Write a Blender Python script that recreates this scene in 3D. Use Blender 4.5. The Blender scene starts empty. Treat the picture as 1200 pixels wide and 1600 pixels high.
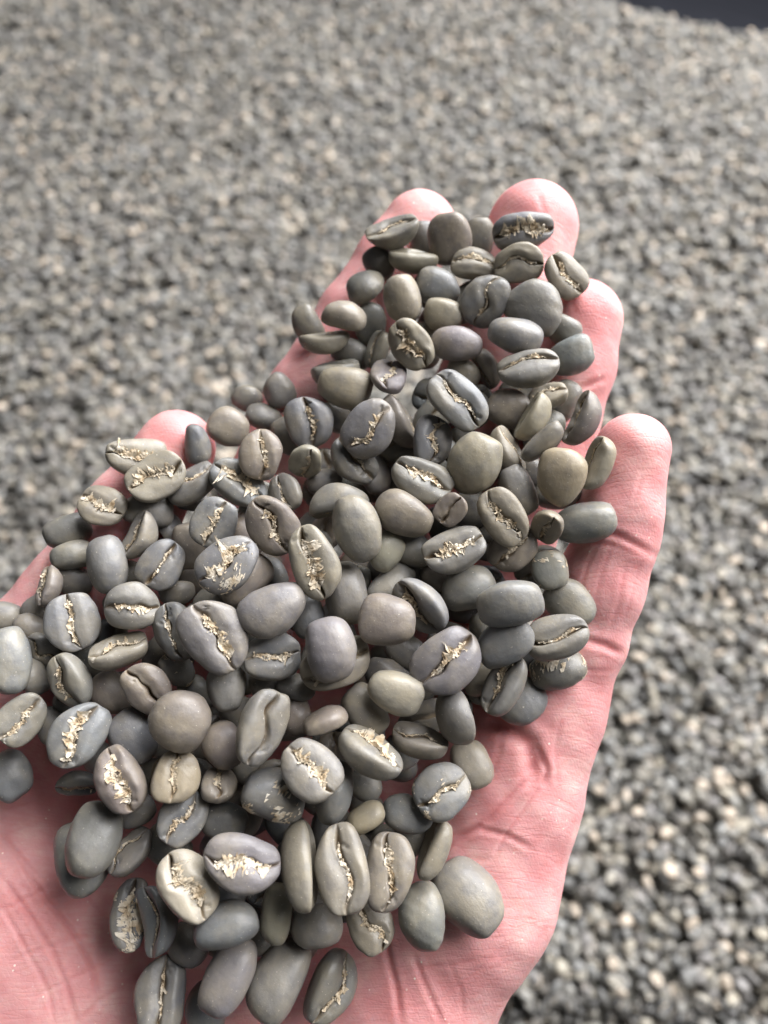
import bpy, math, random
import numpy as np
from mathutils import Matrix, Vector

# ------------------------------------------------------------------ camera, light, exposure
SC = bpy.context.scene
COL = SC.collection
F_PX = 1600 * 26 / 36.0            # focal length in pixels of the 1200 x 1600 photograph
PITCH = math.radians(58)
CAM_H = 0.52
cam_d = bpy.data.cameras.new('camera')
cam = bpy.data.objects.new('camera', cam_d)
COL.objects.link(cam)
cam_d.sensor_fit = 'VERTICAL'
cam_d.sensor_height = 36
cam_d.lens = 26
cam_d.clip_start = 0.005
cam_d.clip_end = 50
cam.location = (0, 0, CAM_H)
cam.rotation_euler = (math.pi / 2 - PITCH, 0, 0)
cam_d.dof.use_dof = True
cam_d.dof.focus_distance = 0.117
cam_d.dof.aperture_fstop = 13.0
SC.camera = cam
SC.render.resolution_x, SC.render.resolution_y = 768, 1024

world = bpy.data.worlds.new('World')
SC.world = world
world.use_nodes = True
bg = world.node_tree.nodes['Background']
bg.inputs[0].default_value = (0.92, 0.95, 1.0, 1)
bg.inputs[1].default_value = 0.075

def area_lamp(name, loc, target, sx, sy, power, color):
    ld = bpy.data.lights.new(name, 'AREA')
    ld.shape = 'RECTANGLE'; ld.size = sx; ld.size_y = sy
    ld.energy = power; ld.color = color
    lo = bpy.data.objects.new(name, ld)
    COL.objects.link(lo)
    lo.location = loc
    lo.rotation_euler = (Vector(target) - Vector(loc)).to_track_quat('-Z', 'Y').to_euler()
    return lo
# the bright open side of the drying shed, high on the right
area_lamp('daylight_opening', (0.80, 0.74, 1.28), (0.05, 0.2, 0.35), 1.5, 1.5, 86, (0.99, 0.985, 1.0))
# an added, dimmer lamp beyond the far side of the pile, for grazing light
area_lamp('far_fill', (0.75, 1.9, 1.7), (0.1, 0.4, 0.3), 1.2, 0.9, 40, (0.94, 0.97, 1.0))

SC.view_settings.view_transform = 'Standard'
SC.view_settings.look = 'None'
SC.view_settings.exposure = 0.0
SC.view_settings.gamma = 1.0
SC.view_settings.use_curve_mapping = False
SC.cycles.use_denoising = True
SC.cycles.max_bounces = 6
SC.cycles.diffuse_bounces = 3
SC.cycles.glossy_bounces = 2

RC = Matrix.Rotation(math.pi / 2 - PITCH, 3, 'X')
RCn = np.array(RC)
CAMP = np.array([0, 0, CAM_H])

def cam_to_world(P):                 # camera-space metres -> world
    return np.asarray(P) @ RCn.T + CAMP

def cpt(px, py, d):                  # photograph pixel + depth -> camera space
    return np.array([(px - 600) / F_PX * d, -(py - 800) / F_PX * d, -d])

rng = np.random.default_rng(11)

# ------------------------------------------------------------------ material helpers
def new_mat(name):
    m = bpy.data.materials.new(name)
    m.use_nodes = True
    nt = m.node_tree
    return m, nt, nt.nodes['Principled BSDF']

def N(nt, kind, **kw):
    n = nt.nodes.new(kind)
    for k, v in kw.items():
        if k.startswith('i_'):
            n.inputs[k[2:].replace('_', ' ')].default_value = v
        else:
            setattr(n, k, v)
    return n

def ramp(nt, fac, stops):
    r = nt.nodes.new('ShaderNodeValToRGB')
    els = r.color_ramp.elements
    while len(els) < len(stops):
        els.new(0.5)
    for e, (p, c) in zip(els, stops):
        e.position = p
        e.color = c if len(c) == 4 else (*c, 1)
    nt.links.new(fac, r.inputs[0])
    return r.outputs[0]

def mixc(nt, fac, a, b, mode='MIX'):
    m = nt.nodes.new('ShaderNodeMix')
    m.data_type = 'RGBA'; m.blend_type = mode
    for sock, v in ((m.inputs[0], fac), (m.inputs[6], a), (m.inputs[7], b)):
        if hasattr(v, 'links'):
            nt.links.new(v, sock)
        elif isinstance(v, (int, float)):
            sock.default_value = v
        else:
            sock.default_value = (*v, 1) if len(v) == 3 else v
    return m.outputs[2]

def math_n(nt, op, a, b=None):
    m = nt.nodes.new('ShaderNodeMath'); m.operation = op
    for sock, v in ((m.inputs[0], a), (m.inputs[1], b)):
        if v is None: continue
        if hasattr(v, 'links'): nt.links.new(v, sock)
        else: sock.default_value = v
    return m.outputs[0]

def bean_material(name, instanced=False):
    m, nt, p = new_mat(name)
    L = nt.links
    tc = N(nt, 'ShaderNodeTexCoord')
    oi = N(nt, 'ShaderNodeObjectInfo')
    if instanced:
        at = N(nt, 'ShaderNodeAttribute', attribute_name='tone', attribute_type='INSTANCER')
        tone = at.outputs['Color']
    else:
        tone = oi.outputs['Color']
    off = N(nt, 'ShaderNodeVectorMath', operation='ADD')
    L.new(tc.outputs['Object'], off.inputs[0])
    sc = N(nt, 'ShaderNodeVectorMath', operation='SCALE'); sc.inputs[3].default_value = 3.0
    cmb = N(nt, 'ShaderNodeCombineXYZ')
    L.new(oi.outputs['Random'], cmb.inputs[0]); L.new(oi.outputs['Random'], cmb.inputs[1])
    L.new(cmb.outputs[0], sc.inputs[0]); L.new(sc.outputs[0], off.inputs[1])
    V = off.outputs[0]
    def noise(scale, detail=3, rough=0.55, vec=V):
        n = N(nt, 'ShaderNodeTexNoise'); n.inputs['Scale'].default_value = scale
        n.inputs['Detail'].default_value = detail; n.inputs['Roughness'].default_value = rough
        L.new(vec, n.inputs['Vector']); return n.outputs[0]
    # broad mottling between bluish grey, olive and warm straw
    n1 = noise(170, 3)
    n2 = noise(420, 4)
    mp = N(nt, 'ShaderNodeMapping'); mp.inputs['Scale'].default_value = (130, 900, 900)
    L.new(V, mp.inputs[0])
    n3 = noise(1.0, 3, 0.6, mp.outputs[0])
    c = mixc(nt, ramp(nt, n1, [(0.36, (0, 0, 0)), (0.64, (1, 1, 1))]), tone, mixc(nt, 0.42, tone, (0.30, 0.285, 0.255) if instanced else (0.33, 0.28, 0.195)))
    c = mixc(nt, ramp(nt, n2, [(0.46, (0, 0, 0)), (0.68, (0.8, 0.8, 0.8))]), c, mixc(nt, 0.42, tone, (0.120, 0.112, 0.112)))
    c = mixc(nt, 1.0, c, ramp(nt, n3, [(0.3, (0.94, 0.94, 0.94)), (0.7, (1.04, 1.04, 1.04))]), 'MULTIPLY')
    if instanced:
        ca = N(nt, 'ShaderNodeAttribute', attribute_name='crease')
        c = mixc(nt, math_n(nt, 'MULTIPLY', ca.outputs['Fac'], 0.8), c, (0.58, 0.49, 0.36))
    if not instanced:
        ca = N(nt, 'ShaderNodeAttribute', attribute_name='crease')
        c = mixc(nt, ca.outputs['Fac'], c, mixc(nt, noise(500), (0.24, 0.15, 0.075), (0.46, 0.34, 0.19)))
        # pale dust and silverskin specks
        spk = ramp(nt, noise(2600, 2, 0.7), [(0.69, (0, 0, 0)), (0.74, (0.85, 0.85, 0.85))])
        c = mixc(nt, spk, c, (0.60, 0.55, 0.46))
    L.new(c, p.inputs['Base Color'])
    rr = ramp(nt, n2, [(0.3, (0.33, 0.33, 0.33)), (0.75, (0.50, 0.50, 0.50))])
    L.new(rr, p.inputs['Roughness'])
    p.inputs['Specular IOR Level'].default_value = 0.42
    if not instanced:
        p.inputs['Subsurface Weight'].default_value = 0.22
        p.inputs['Subsurface Radius'].default_value = (1.0, 0.8, 0.45)
        p.inputs['Subsurface Scale'].default_value = 0.0009
        b = N(nt, 'ShaderNodeBump'); b.inputs['Strength'].default_value = 0.5
        b.inputs['Distance'].default_value = 0.00028
        L.new(mixc(nt, 0.8, n3, noise(700, 5, 0.62)), b.inputs['Height'])
        L.new(b.outputs[0], p.inputs['Normal'])
    return m

def chaff_material():
    m, nt, p = new_mat('silverskin')
    L = nt.links
    tc = N(nt, 'ShaderNodeTexCoord')
    oi = N(nt, 'ShaderNodeObjectInfo')
    n = N(nt, 'ShaderNodeTexNoise'); n.inputs['Scale'].default_value = 600; n.inputs['Detail'].default_value = 5
    L.new(tc.outputs['Object'], n.inputs['Vector'])
    c = ramp(nt, n.outputs[0], [(0.28, (0.36, 0.24, 0.13)), (0.40, (0.62, 0.49, 0.33)), (0.50, (0.76, 0.66, 0.51)), (0.70, (0.84, 0.78, 0.68))])
    c = mixc(nt, oi.outputs['Random'], c, mixc(nt, 0.35, c, (0.62, 0.50, 0.33)))
    L.new(c, p.inputs['Base Color'])
    p.inputs['Roughness'].default_value = 0.55
    p.inputs['Specular IOR Level'].default_value = 0.35
    tr = N(nt, 'ShaderNodeBsdfTranslucent')
    L.new(c, tr.inputs[0])
    mx = N(nt, 'ShaderNodeMixShader'); mx.inputs[0].default_value = 0.22
    out = nt.nodes['Material Output']
    L.new(p.outputs[0], mx.inputs[1]); L.new(tr.outputs[0], mx.inputs[2]); L.new(mx.outputs[0], out.inputs[0])
    b = N(nt, 'ShaderNodeBump'); b.inputs['Strength'].default_value = 0.7; b.inputs['Distance'].default_value = 0.0003
    n2 = N(nt, 'ShaderNodeTexNoise'); n2.inputs['Scale'].default_value = 2500; n2.inputs['Detail'].default_value = 4
    L.new(tc.outputs['Object'], n2.inputs['Vector'])
    L.new(n2.outputs[0], b.inputs['Height']); L.new(b.outputs[0], p.inputs['Normal'])
    return m

def skin_material():
    m, nt, p = new_mat('skin')
    L = nt.links
    tc = N(nt, 'ShaderNodeTexCoord')
    V = tc.outputs['Object']
    def noise(scale, detail=3, rough=0.55):
        n = N(nt, 'ShaderNodeTexNoise'); n.inputs['Scale'].default_value = scale
        n.inputs['Detail'].default_value = detail; n.inputs['Roughness'].default_value = rough
        L.new(V, n.inputs['Vector']); return n.outputs[0]
    c = ramp(nt, noise(95, 5, 0.62), [(0.34, (0.60, 0.245, 0.245)), (0.5, (0.69, 0.350, 0.345)), (0.66, (0.76, 0.475, 0.44))])
    fine = noise(1100, 4, 0.65)
    c = mixc(nt, ramp(nt, fine, [(0.42, (0.35, 0.35, 0.35)), (0.62, (0, 0, 0))]), c, (0.70, 0.335, 0.325))
    red = N(nt, 'ShaderNodeAttribute', attribute_name='flush')
    # crossing families of fine skin lines
    def lines(rz, along, across, wd):
        mp = N(nt, 'ShaderNodeMapping'); mp.inputs['Rotation'].default_value = (0.45, 0.3, rz); mp.inputs['Scale'].default_value = (along, across, along)
        L.new(V, mp.inputs[0])
        n = N(nt, 'ShaderNodeTexNoise'); n.inputs['Scale'].default_value = 1.0; n.inputs['Detail'].default_value = 2; n.inputs['Roughness'].default_value = 0.6
        n.inputs['Distortion'].default_value = 0.35
        L.new(mp.outputs[0], n.inputs['Vector'])
        a_ = math_n(nt, 'ABSOLUTE', math_n(nt, 'SUBTRACT', n.outputs[0], 0.5))
        return ramp(nt, a_, [(0.0, (0, 0, 0)), (wd, (1, 1, 1))])
    la = lines(0.55, 70, 420, 0.055)
    lb = lines(-0.75, 90, 460, 0.050)
    lc = lines(1.45, 160, 900, 0.08)
    h1 = math_n(nt, 'ADD', math_n(nt, 'ADD', la, lb), math_n(nt, 'MULTIPLY', lc, 0.6))
    lmin = math_n(nt, 'MINIMUM', la, lb)
    c = mixc(nt, math_n(nt, 'MULTIPLY', math_n(nt, 'SUBTRACT', 1.0, lmin), 0.30), c, (0.66, 0.27, 0.26))
    c = mixc(nt, red.outputs['Fac'], c, (0.60, 0.18, 0.175))
    # pale dust of broken silverskin
    vo = N(nt, 'ShaderNodeTexVoronoi'); vo.inputs['Scale'].default_value = 620
    L.new(V, vo.inputs['Vector'])
    spk = ramp(nt, vo.outputs['Distance'], [(0.08, (1, 1, 1)), (0.13, (0, 0, 0))])
    gate = ramp(nt, noise(180, 3), [(0.52, (0, 0, 0)), (0.60, (0.9, 0.9, 0.9))])
    c = mixc(nt, mixc(nt, 1.0, spk, gate, 'MULTIPLY'), c, (0.85, 0.74, 0.66))
    L.new(c, p.inputs['Base Color'])
    p.inputs['Subsurface Weight'].default_value = 0.55
    p.inputs['Subsurface Radius'].default_value = (1.0, 0.42, 0.28)
    p.inputs['Subsurface Scale'].default_value = 0.0022
    p.inputs['Specular IOR Level'].default_value = 0.36
    L.new(ramp(nt, fine, [(0.3, (0.42, 0.42, 0.42)), (0.7, (0.62, 0.62, 0.62))]), p.inputs['Roughness'])
    # friction ridges
    wv = N(nt, 'ShaderNodeTexWave'); wv.inputs['Scale'].default_value = 560; wv.inputs['Distortion'].default_value = 5.0
    wv.inputs['Detail'].default_value = 2; wv.inputs['Detail Scale'].default_value = 0.12
    mp2 = N(nt, 'ShaderNodeMapping'); mp2.inputs['Rotation'].default_value = (0, 0, -0.5)
    L.new(V, mp2.inputs[0]); L.new(mp2.outputs[0], wv.inputs['Vector'])
    v2 = N(nt, 'ShaderNodeTexVoronoi', feature='DISTANCE_TO_EDGE'); v2.inputs['Scale'].default_value = 1150
    L.new(V, v2.inputs['Vector'])
    h2 = ramp(nt, v2.outputs['Distance'], [(0.0, (0, 0, 0)), (0.14, (1, 1, 1))])
    hs = math_n(nt, 'MULTIPLY', h1, 0.55)
    hs = math_n(nt, 'ADD', hs, math_n(nt, 'MULTIPLY', wv.outputs['Fac'], 0.16))
    hs = math_n(nt, 'ADD', hs, math_n(nt, 'MULTIPLY', h2, 0.40))
    b = N(nt, 'ShaderNodeBump'); b.inputs['Strength'].default_value = 0.45; b.inputs['Distance'].default_value = 0.00007
    L.new(hs, b.inputs['Height'])
    L.new(b.outputs[0], p.inputs['Normal'])
    return m

MAT_BEAN = bean_material('coffee_bean')
MAT_PILE = bean_material('coffee_bean_in_pile', True)
MAT_CHAFF = chaff_material()
MAT_SKIN = skin_material()

def mesh_from(name, V, Fc, smooth=True, attrs=None):
    """verts (n,3), faces: (m,3) or (m,4) int array"""
    me = bpy.data.meshes.new(name)
    V = np.ascontiguousarray(V, np.float32); Fc = np.ascontiguousarray(Fc, np.int32)
    k = Fc.shape[1]
    me.vertices.add(len(V)); me.vertices.foreach_set('co', V.ravel())
    me.loops.add(Fc.size); me.loops.foreach_set('vertex_index', Fc.ravel())
    me.polygons.add(len(Fc))
    me.polygons.foreach_set('loop_start', np.arange(0, Fc.size, k, dtype=np.int32))
    me.polygons.foreach_set('loop_total', np.full(len(Fc), k, np.int32))
    if smooth:
        me.polygons.foreach_set('use_smooth', np.ones(len(Fc), bool))
    for an, av in (attrs or {}).items():
        a = me.attributes.new(an, 'FLOAT', 'POINT')
        a.data.foreach_set('value', np.ascontiguousarray(av, np.float32))
    me.update(calc_edges=True)
    me.validate()
    return me

# ------------------------------------------------------------------ ground and bean pile
ground_m, nt, p = new_mat('dark_tarpaulin')
n = N(nt, 'ShaderNodeTexNoise'); n.inputs['Scale'].default_value = 14; n.inputs['Detail'].default_value = 6
nt.links.new(ramp(nt, n.outputs[0], [(0.3, (0.012, 0.013, 0.019)), (0.7, (0.026, 0.027, 0.038))]), p.inputs['Base Color'])
p.inputs['Roughness'].default_value = 0.7

def crest(x):
    x = x * 0.399 / CAM_H
    return CAM_H / 0.399 * (0.940 - 0.42 * (x - 0.284) - 0.25 * np.maximum(0, x - 0.41))

def pile_h(x, y):
    t = np.maximum(0, y - crest(x) + 0.06)
    h = -0.75 * (np.sqrt(t * t + 0.03 ** 2) - 0.03)
    return h + 0.004 * np.sin(x * 9 + 1) * np.sin(y * 7) + 0.003 * np.sin(x * 23 + y * 17)

nx, ny = 90, 110
gx = np.linspace(-3, 3, nx); gy = np.linspace(-1.0, 5, ny)
GX, GY = np.meshgrid(gx, gy, indexing='ij')
GZ = -0.34 + 0.008 * np.sin(GX * 5 + 1.3 * np.sin(GY * 3)) + 0.006 * np.sin(GY * 9 + GX * 4)
def grid_faces(a, b):
    i, j = np.meshgrid(np.arange(a - 1), np.arange(b - 1), indexing='ij')
    o = (i * b + j).ravel()
    return np.stack([o, o + b, o + b + 1, o + 1], 1)
g = bpy.data.objects.new('ground', mesh_from('ground', np.stack([GX, GY, GZ], -1).reshape(-1, 3), grid_faces(nx, ny)))
g.data.materials.append(ground_m); g['kind'] = 'structure'; COL.objects.link(g)

# solid heart of the pile below the loose top layer of beans
heart_m, nt, p = new_mat('pile_heart')
p.inputs['Base Color'].default_value = (0.10, 0.095, 0.08, 1); p.inputs['Roughness'].default_value = 0.9
hx = np.linspace(-1.0, 1.0, 150); hy = np.linspace(-0.45, 1.9, 170)
HX, HY = np.meshgrid(hx, hy, indexing='ij')
heart = bpy.data.objects.new('pile_bed', mesh_from('pile_bed', np.stack([HX, HY, pile_h(HX, HY) - 0.011], -1).reshape(-1, 3), grid_faces(150, 170)))
heart.data.materials.append(heart_m); heart['kind'] = 'structure'; COL.objects.link(heart)

# ------------------------------------------------------------------ bean shapes
def smooth_noise(P, r, n=5, f=2.2):
    out = np.zeros(len(P))
    for _ in range(n):
        k = r.normal(size=3) * f
        out += np.sin(P @ k + r.uniform(0, 6.28))
    return out / n ** 0.5

def bean_mesh(r, a, b, nt_=40, nf=52, deep=None, curl=0.0, kidney=None):
    """half length a, half width b (metres).  x along the crease, crease side +z."""
    w = b / a
    u = np.linspace(0, 1, nt_ + 2)[1:-1]
    t = np.pi * (u + 0.06 * np.sin(2 * np.pi * u) * -1)
    q = np.linspace(-1, 1, nf, endpoint=False) + 1.0 / nf
    phi = np.pi * np.sign(q) * np.abs(q) ** 1.55
    T, PH = np.meshgrid(t, phi, indexing='ij')
    x = -np.cos(T)
    blunt = r.uniform(0.62, 0.82)
    rad = np.sin(T) ** blunt
    tap = r.uniform(-0.12, 0.12)
    sy, cz = np.sin(PH), np.cos(PH)
    Tf, Td = r.uniform(0.30, 0.42), r.uniform(0.50, 0.66)
    y = w * (1 + tap * x) * rad * np.sign(sy) * np.abs(sy) ** 0.86
    z = np.where(cz > 0, Tf * rad * np.abs(cz) ** 0.62, -Td * rad * np.abs(cz) ** 0.96)
    front = np.clip(cz, 0, 1) ** 0.5
    # the crease: a slit that wanders, lobes rolling into it
    G = deep if deep is not None else r.uniform(0.24, 0.40)
    yy = w * rad * PH
    gw = r.uniform(0.022, 0.045) * (1 + 0.45 * np.sin(x * r.uniform(3, 8) + r.uniform(0, 6.3)))
    win = np.clip(1.12 - np.abs(x) ** 4, 0, 1) * (0.75 + 0.35 * np.sin(x * r.uniform(3, 6) + r.uniform(0, 6.3)))
    groove = np.exp(-(yy / gw) ** 2) * (np.abs(PH) < 1.4)
    z = z - G * groove * win * np.clip(rad * 1.6, 0, 1)
    val = r.uniform(0.0, 0.09) + 0.35 * max(0, curl)
    z = z - val * np.exp(-(yy / 0.34) ** 2) * front * rad
    z = z + r.uniform(0.02, 0.07) * np.exp(-((np.abs(yy) - 0.30) / 0.2) ** 2) * front * rad
    z = z + r.uniform(-0.05, 0.05) * np.tanh(yy / 0.08) * np.exp(-(yy / 0.4) ** 2) * front * rad
    s1, s2, s3 = r.normal(0, 0.12), r.normal(0, 0.085), r.normal(0, 0.03)
    p1, p2, p3 = r.uniform(0, 6.3, 3)
    yc = lambda X: s1 * np.sin(2.4 * X + p1) + s2 * np.sin(4.6 * X + p2) + s3 * np.sin(11 * X + p3)
    y = y + yc(x) * np.exp(-(PH / 0.75) ** 2) * rad
    # short radial cracks where the skin pinches at the ends
    if r.random() < 0.75:
        for _ in range(r.integers(1, 4)):
            ex = r.choice([-1, 1]) * r.uniform(0.55, 0.72); an = r.uniform(0.5, 2.6) * r.choice([-1, 1])
            dx, dy = math.cos(an), math.sin(an)
            ax = (x - ex) * dx + (y - yc(ex)) * dy; pr = -(x - ex) * dy + (y - yc(ex)) * dx
            z = z - 0.07 * np.exp(-(pr / 0.035) ** 2) * ((ax > -0.02) & (ax < 0.26)) * front
    P = np.stack([x, y, z], -1).reshape(-1, 3)
    # whole-bean bend, twist and lumps
    kd = r.uniform(-0.13, 0.13) if kidney is None else kidney
    cb = r.uniform(-0.10, 0.12)
    X = P[:, 0]
    tw = r.uniform(-0.22, 0.22) * X
    yv = P[:, 1] * np.cos(tw) - P[:, 2] * np.sin(tw); zv = P[:, 1] * np.sin(tw) + P[:, 2] * np.cos(tw)
    P = np.stack([X, yv + kd * (X ** 2 - 0.35), zv + cb * (X ** 2 - 0.35) + curl * 0.5 * X ** 2], 1)
    rad3 = 1 + 0.042 * smooth_noise(P, r, 5, 2.0) + 0.014 * smooth_noise(P, r, 6, 5.5) + 0.004 * smooth_noise(P, r, 6, 13.0)
    P = P * rad3[:, None]
    for _ in range(r.integers(2, 5)):            # soft flats where beans dried against each other
        nv = r.normal(size=3) * (0.45, 1, 0.7); nv[2] = -abs(nv[2]) * 0.8 if r.random() < 0.7 else nv[2] * 0.3
        nv /= np.linalg.norm(nv)
        pr_ = P @ nv; hh_ = pr_.max() * r.uniform(0.80, 0.93)
        ex_ = 0.07 * np.logaddexp(0, (pr_ - hh_) / 0.07)
        P = P - (ex_ * 0.6)[:, None] * nv
    ends = np.array([[P[:nf, 0].mean() - 0.006, P[:nf, 1].mean(), P[:nf, 2].mean()],
                     [P[-nf:, 0].mean() + 0.006, P[-nf:, 1].mean(), P[-nf:, 2].mean()]])
    n0 = nt_ * nf
    V = np.vstack([P, ends]) * a
    i, j = np.meshgrid(np.arange(nt_ - 1), np.arange(nf), indexing='ij')
    j2 = (j + 1) % nf
    quads = np.stack([i * nf + j, i * nf + j2, (i + 1) * nf + j2, (i + 1) * nf + j], -1).reshape(-1, 4)
    jj = np.arange(nf); jn = (jj + 1) % nf
    capa = np.stack([np.full(nf, n0), jn, jj], 1)
    capb = np.stack([np.full(nf, n0 + 1), (nt_ - 1) * nf + jj, (nt_ - 1) * nf + jn], 1)
    tris = np.vstack([quads[:, [0, 1, 2]], quads[:, [0, 2, 3]], capa, capb])[:, ::-1]
    crease = np.concatenate([(np.exp(-(yy / (gw * 0.85)) ** 2) * (np.abs(PH) < 1.2) * np.clip(win, 0, 1)).ravel(), [0, 0]])
    lip = dict(yc=yc, kd=kd, cb=cb + curl * 0.5, Tf=Tf, val=val, w=w)
    return V, tris, crease, lip, P

def bean_grid(P, nt_, nf):
    return P.reshape(nt_, nf, 3)

def chaff_mesh(r, G, a, amount, x0=-0.8, x1=0.8):
    """ragged papery strip caught in the crease; G: (nt,nf,3) body grid in units of a"""
    nt_, nf = G.shape[:2]
    mid = nf // 2
    k = max(3, int(nf * 0.12))
    vs, fs = [], []
    strips = {1: [(0.045, 0.015)], 2: [(0.11, 0.045), (0.06, 0.03)], 3: [(0.20, 0.07), (0.13, 0.06), (0.07, 0.04)]}[amount]
    def corr(M, step):
        kn = r.normal(size=M // step + 3)
        return np.interp(np.arange(M) / step, np.arange(len(kn)), kn)
    for si, (wid, lift) in enumerate(strips):
        sp = 0.30 if amount < 3 else 0.15
        a0 = x0 + r.uniform(0, sp); a1 = x1 - r.uniform(0, sp)
        if si > 0:
            ce = r.uniform(-0.5, 0.5); a0, a1 = ce - r.uniform(0.15, 0.3), ce + r.uniform(0.15, 0.3)
        M = 40; K = 7
        xs = np.linspace(a0, a1, M)
        wl = wid * (0.22 + 0.8 * np.abs(corr(M, 5)) + 0.15 * np.abs(corr(M, 2))); wr = wid * (0.22 + 0.8 * np.abs(corr(M, 5)) + 0.15 * np.abs(corr(M, 2)))
        lean = r.choice([-1, 1]); wl *= 1 - 0.5 * lean; wr *= 1 + 0.5 * lean
        endt = np.clip(np.minimum(np.arange(M), np.arange(M)[::-1]) / 5, 0.12, 1)
        wl *= endt; wr *= endt
        fold = corr(M, 3) * 0.6; rise = np.clip(corr(M, 6), 0, 2)
        base = len(vs)
        for m in range(M):
            ring = np.argmin(np.abs(G[:, mid, 0] - xs[m]))
            cc = G[ring, mid]
            zl = 0.5 * (G[ring, mid - k, 2] + G[ring, mid + k, 2])
            for q in range(K):
                s = q / (K - 1) * 2 - 1
                yy = cc[1] + (s * wr[m] if s > 0 else s * wl[m])
                jr = mid - k * 2 + np.argmin(np.abs(G[ring, mid - k * 2:mid + k * 2, 1] - yy))
                zs = max(G[ring, jr, 2], zl - 0.07)
                zz = zs + 0.014 + lift * rise[m] * s * s + 0.02 * math.sin(5 * s + 3 * fold[m]) * min(1, amount / 2) + 0.010 * r.normal()
                vs.append((xs[m] + 0.012 * r.normal() + 0.03 * fold[m] * s, yy + 0.010 * r.normal(), zz))
        for m in range(M - 1):
            for q in range(K - 1):
                if r.random() < 0.035 + (0.12 if q in (0, K - 2) else 0): continue
                o = base + m * K + q
                fs.append((o, o + 1, o + K + 1)); fs.append((o, o + K + 1, o + K))
    # torn flakes that stand out of the slit
    for _ in range({1: 2, 2: 5, 3: 9}[amount]):
        xf = r.uniform(x0, x1) * 0.9
        ring = np.argmin(np.abs(G[:, mid, 0] - xf)); cc = G[ring, mid]
        zl = 0.5 * (G[ring, mid - k, 2] + G[ring, mid + k, 2])
        sz = r.uniform(0.04, 0.11) * (0.7 + 0.25 * amount)
        dr = r.uniform(0, 6.28); up = r.uniform(0.1, 0.7)
        e1 = np.array([math.cos(dr), math.sin(dr), up]); e2 = np.array([-math.sin(dr), math.cos(dr), r.uniform(-0.3, 0.3)])
        o = np.array([xf, cc[1], zl - 0.03])
        base = len(vs); m_ = 5
        for q in range(m_):
            t_ = q / (m_ - 1)
            hw_ = sz * (0.25 + 0.6 * r.random()) * (1 - 0.6 * t_)
            pt_ = o + e1 * sz * 1.6 * t_ + np.array([0, 0, -0.8 * sz * t_ * t_ * r.uniform(-0.3, 1)])
            vs.append(tuple(pt_ - e2 * hw_ + r.normal(size=3) * 0.006)); vs.append(tuple(pt_ + r.normal(size=3) * 0.012)); vs.append(tuple(pt_ + e2 * hw_ + r.normal(size=3) * 0.006))
        for q in range(m_ - 1):
            for w2 in (0, 1):
                b0 = base + q * 3 + w2
                fs.append((b0, b0 + 1, b0 + 4)); fs.append((b0, b0 + 4, b0 + 3))
    return np.array(vs) * a, np.array(fs)

def patch_mesh(r, V, tris, a, thr, zsign=None):
    """thin flakes of silverskin still stuck to the body"""
    c = V[tris].mean(1) / a
    nz = smooth_noise(c, r, 6, 3.0) + 0.55 * smooth_noise(c, r, 6, 9.0) + 0.3 * r.normal(size=len(c))
    keep = nz > thr
    if zsign is not None: keep &= (c[:, 2] * zsign > 0.05)
    f = tris[keep]
    if len(f) < 6: return None, None
    nrm = np.cross(V[f[:, 1]] - V[f[:, 0]], V[f[:, 2]] - V[f[:, 0]])
    vn = np.zeros_like(V)
    for i in range(3): np.add.at(vn, f[:, i], nrm)
    vn /= np.linalg.norm(vn, axis=1, keepdims=True) + 1e-12
    used, inv = np.unique(f, return_inverse=True)
    Vp = V[used] + vn[used] * (a * (0.012 + 0.02 * r.random((len(used), 1))))
    return Vp, inv.reshape(-1, 3)

# ------------------------------------------------------------------ the hand: distance field, meshed
# joints as (photo x, photo y, depth mm, radius mm)
FINGERS = {
 'little': [(988, 704, 126, 6.3), (968, 800, 127, 6.9), (962, 845, 127.5, 6.7), (936, 915, 129, 7.5), (905, 1000, 131, 7.9), (850, 1100, 134, 9.8)],
 'ring': [(908, 501, 141, 7.7), (892, 575, 142, 8.0), (868, 655, 143, 8.2), (790, 850, 144, 8.8), (715, 980, 143, 9.8)],
 'middle': [(832, 357, 146, 8.9), (806, 470, 146, 8.9), (730, 650, 147, 9.0), (645, 830, 148, 9.6), (560, 980, 146, 10.5)],
 'index': [(655, 359, 152, 7.7), (620, 412, 152, 8.2), (560, 500, 151, 8.3), (482, 628, 150, 8.8), (415, 790, 149, 9.6), (365, 930, 148, 10.5)],
 'thumb': [(277, 700, 139, 7.1), (206, 806, 138.5, 8.5), (117, 934, 137, 9.4), (0, 1085, 134, 11.5), (-70, 1260, 137, 15)],
}
PALM = [
 [(850, 1100, 134, 9.8), (800, 1185, 136, 12.0), (773, 1262, 136.5, 13.0), (733, 1388, 136, 14.3), (612, 1560, 137, 17), (480, 1730, 140, 19)],
 [(715, 980, 143, 9.8), (600, 1300, 150, 13), (480, 1560, 143, 18), (430, 1750, 144, 20)],
 [(560, 980, 146, 10.5), (440, 1260, 153, 13), (360, 1520, 146, 19), (330, 1750, 144, 20)],
 [(365, 930, 148, 10.5), (290, 1200, 154, 13), (250, 1500, 146, 20), (240, 1750, 144, 20)],
 [(-70, 1260, 137, 15), (30, 1420, 137, 20), (110, 1560, 138, 21), (180, 1750, 143, 21)],
 [(0, 1085, 140, 10), (200, 1010, 148, 9), (365, 940, 149, 10)],
 [(-40, 1180, 142, 12), (150, 1150, 150, 11), (300, 1150, 154, 12)],
 [(500, 1100, 151, 11), (660, 1080, 148, 11), (800, 1120, 140, 11)],
 [(100, 1600, 140, 20), (380, 1650, 142, 20), (520, 1650, 140, 17)],
]
H = 0.42
LO = np.array([-96.0, -118.0, -182.0]); HI = np.array([60.0, 74.0, -108.0])
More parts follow.
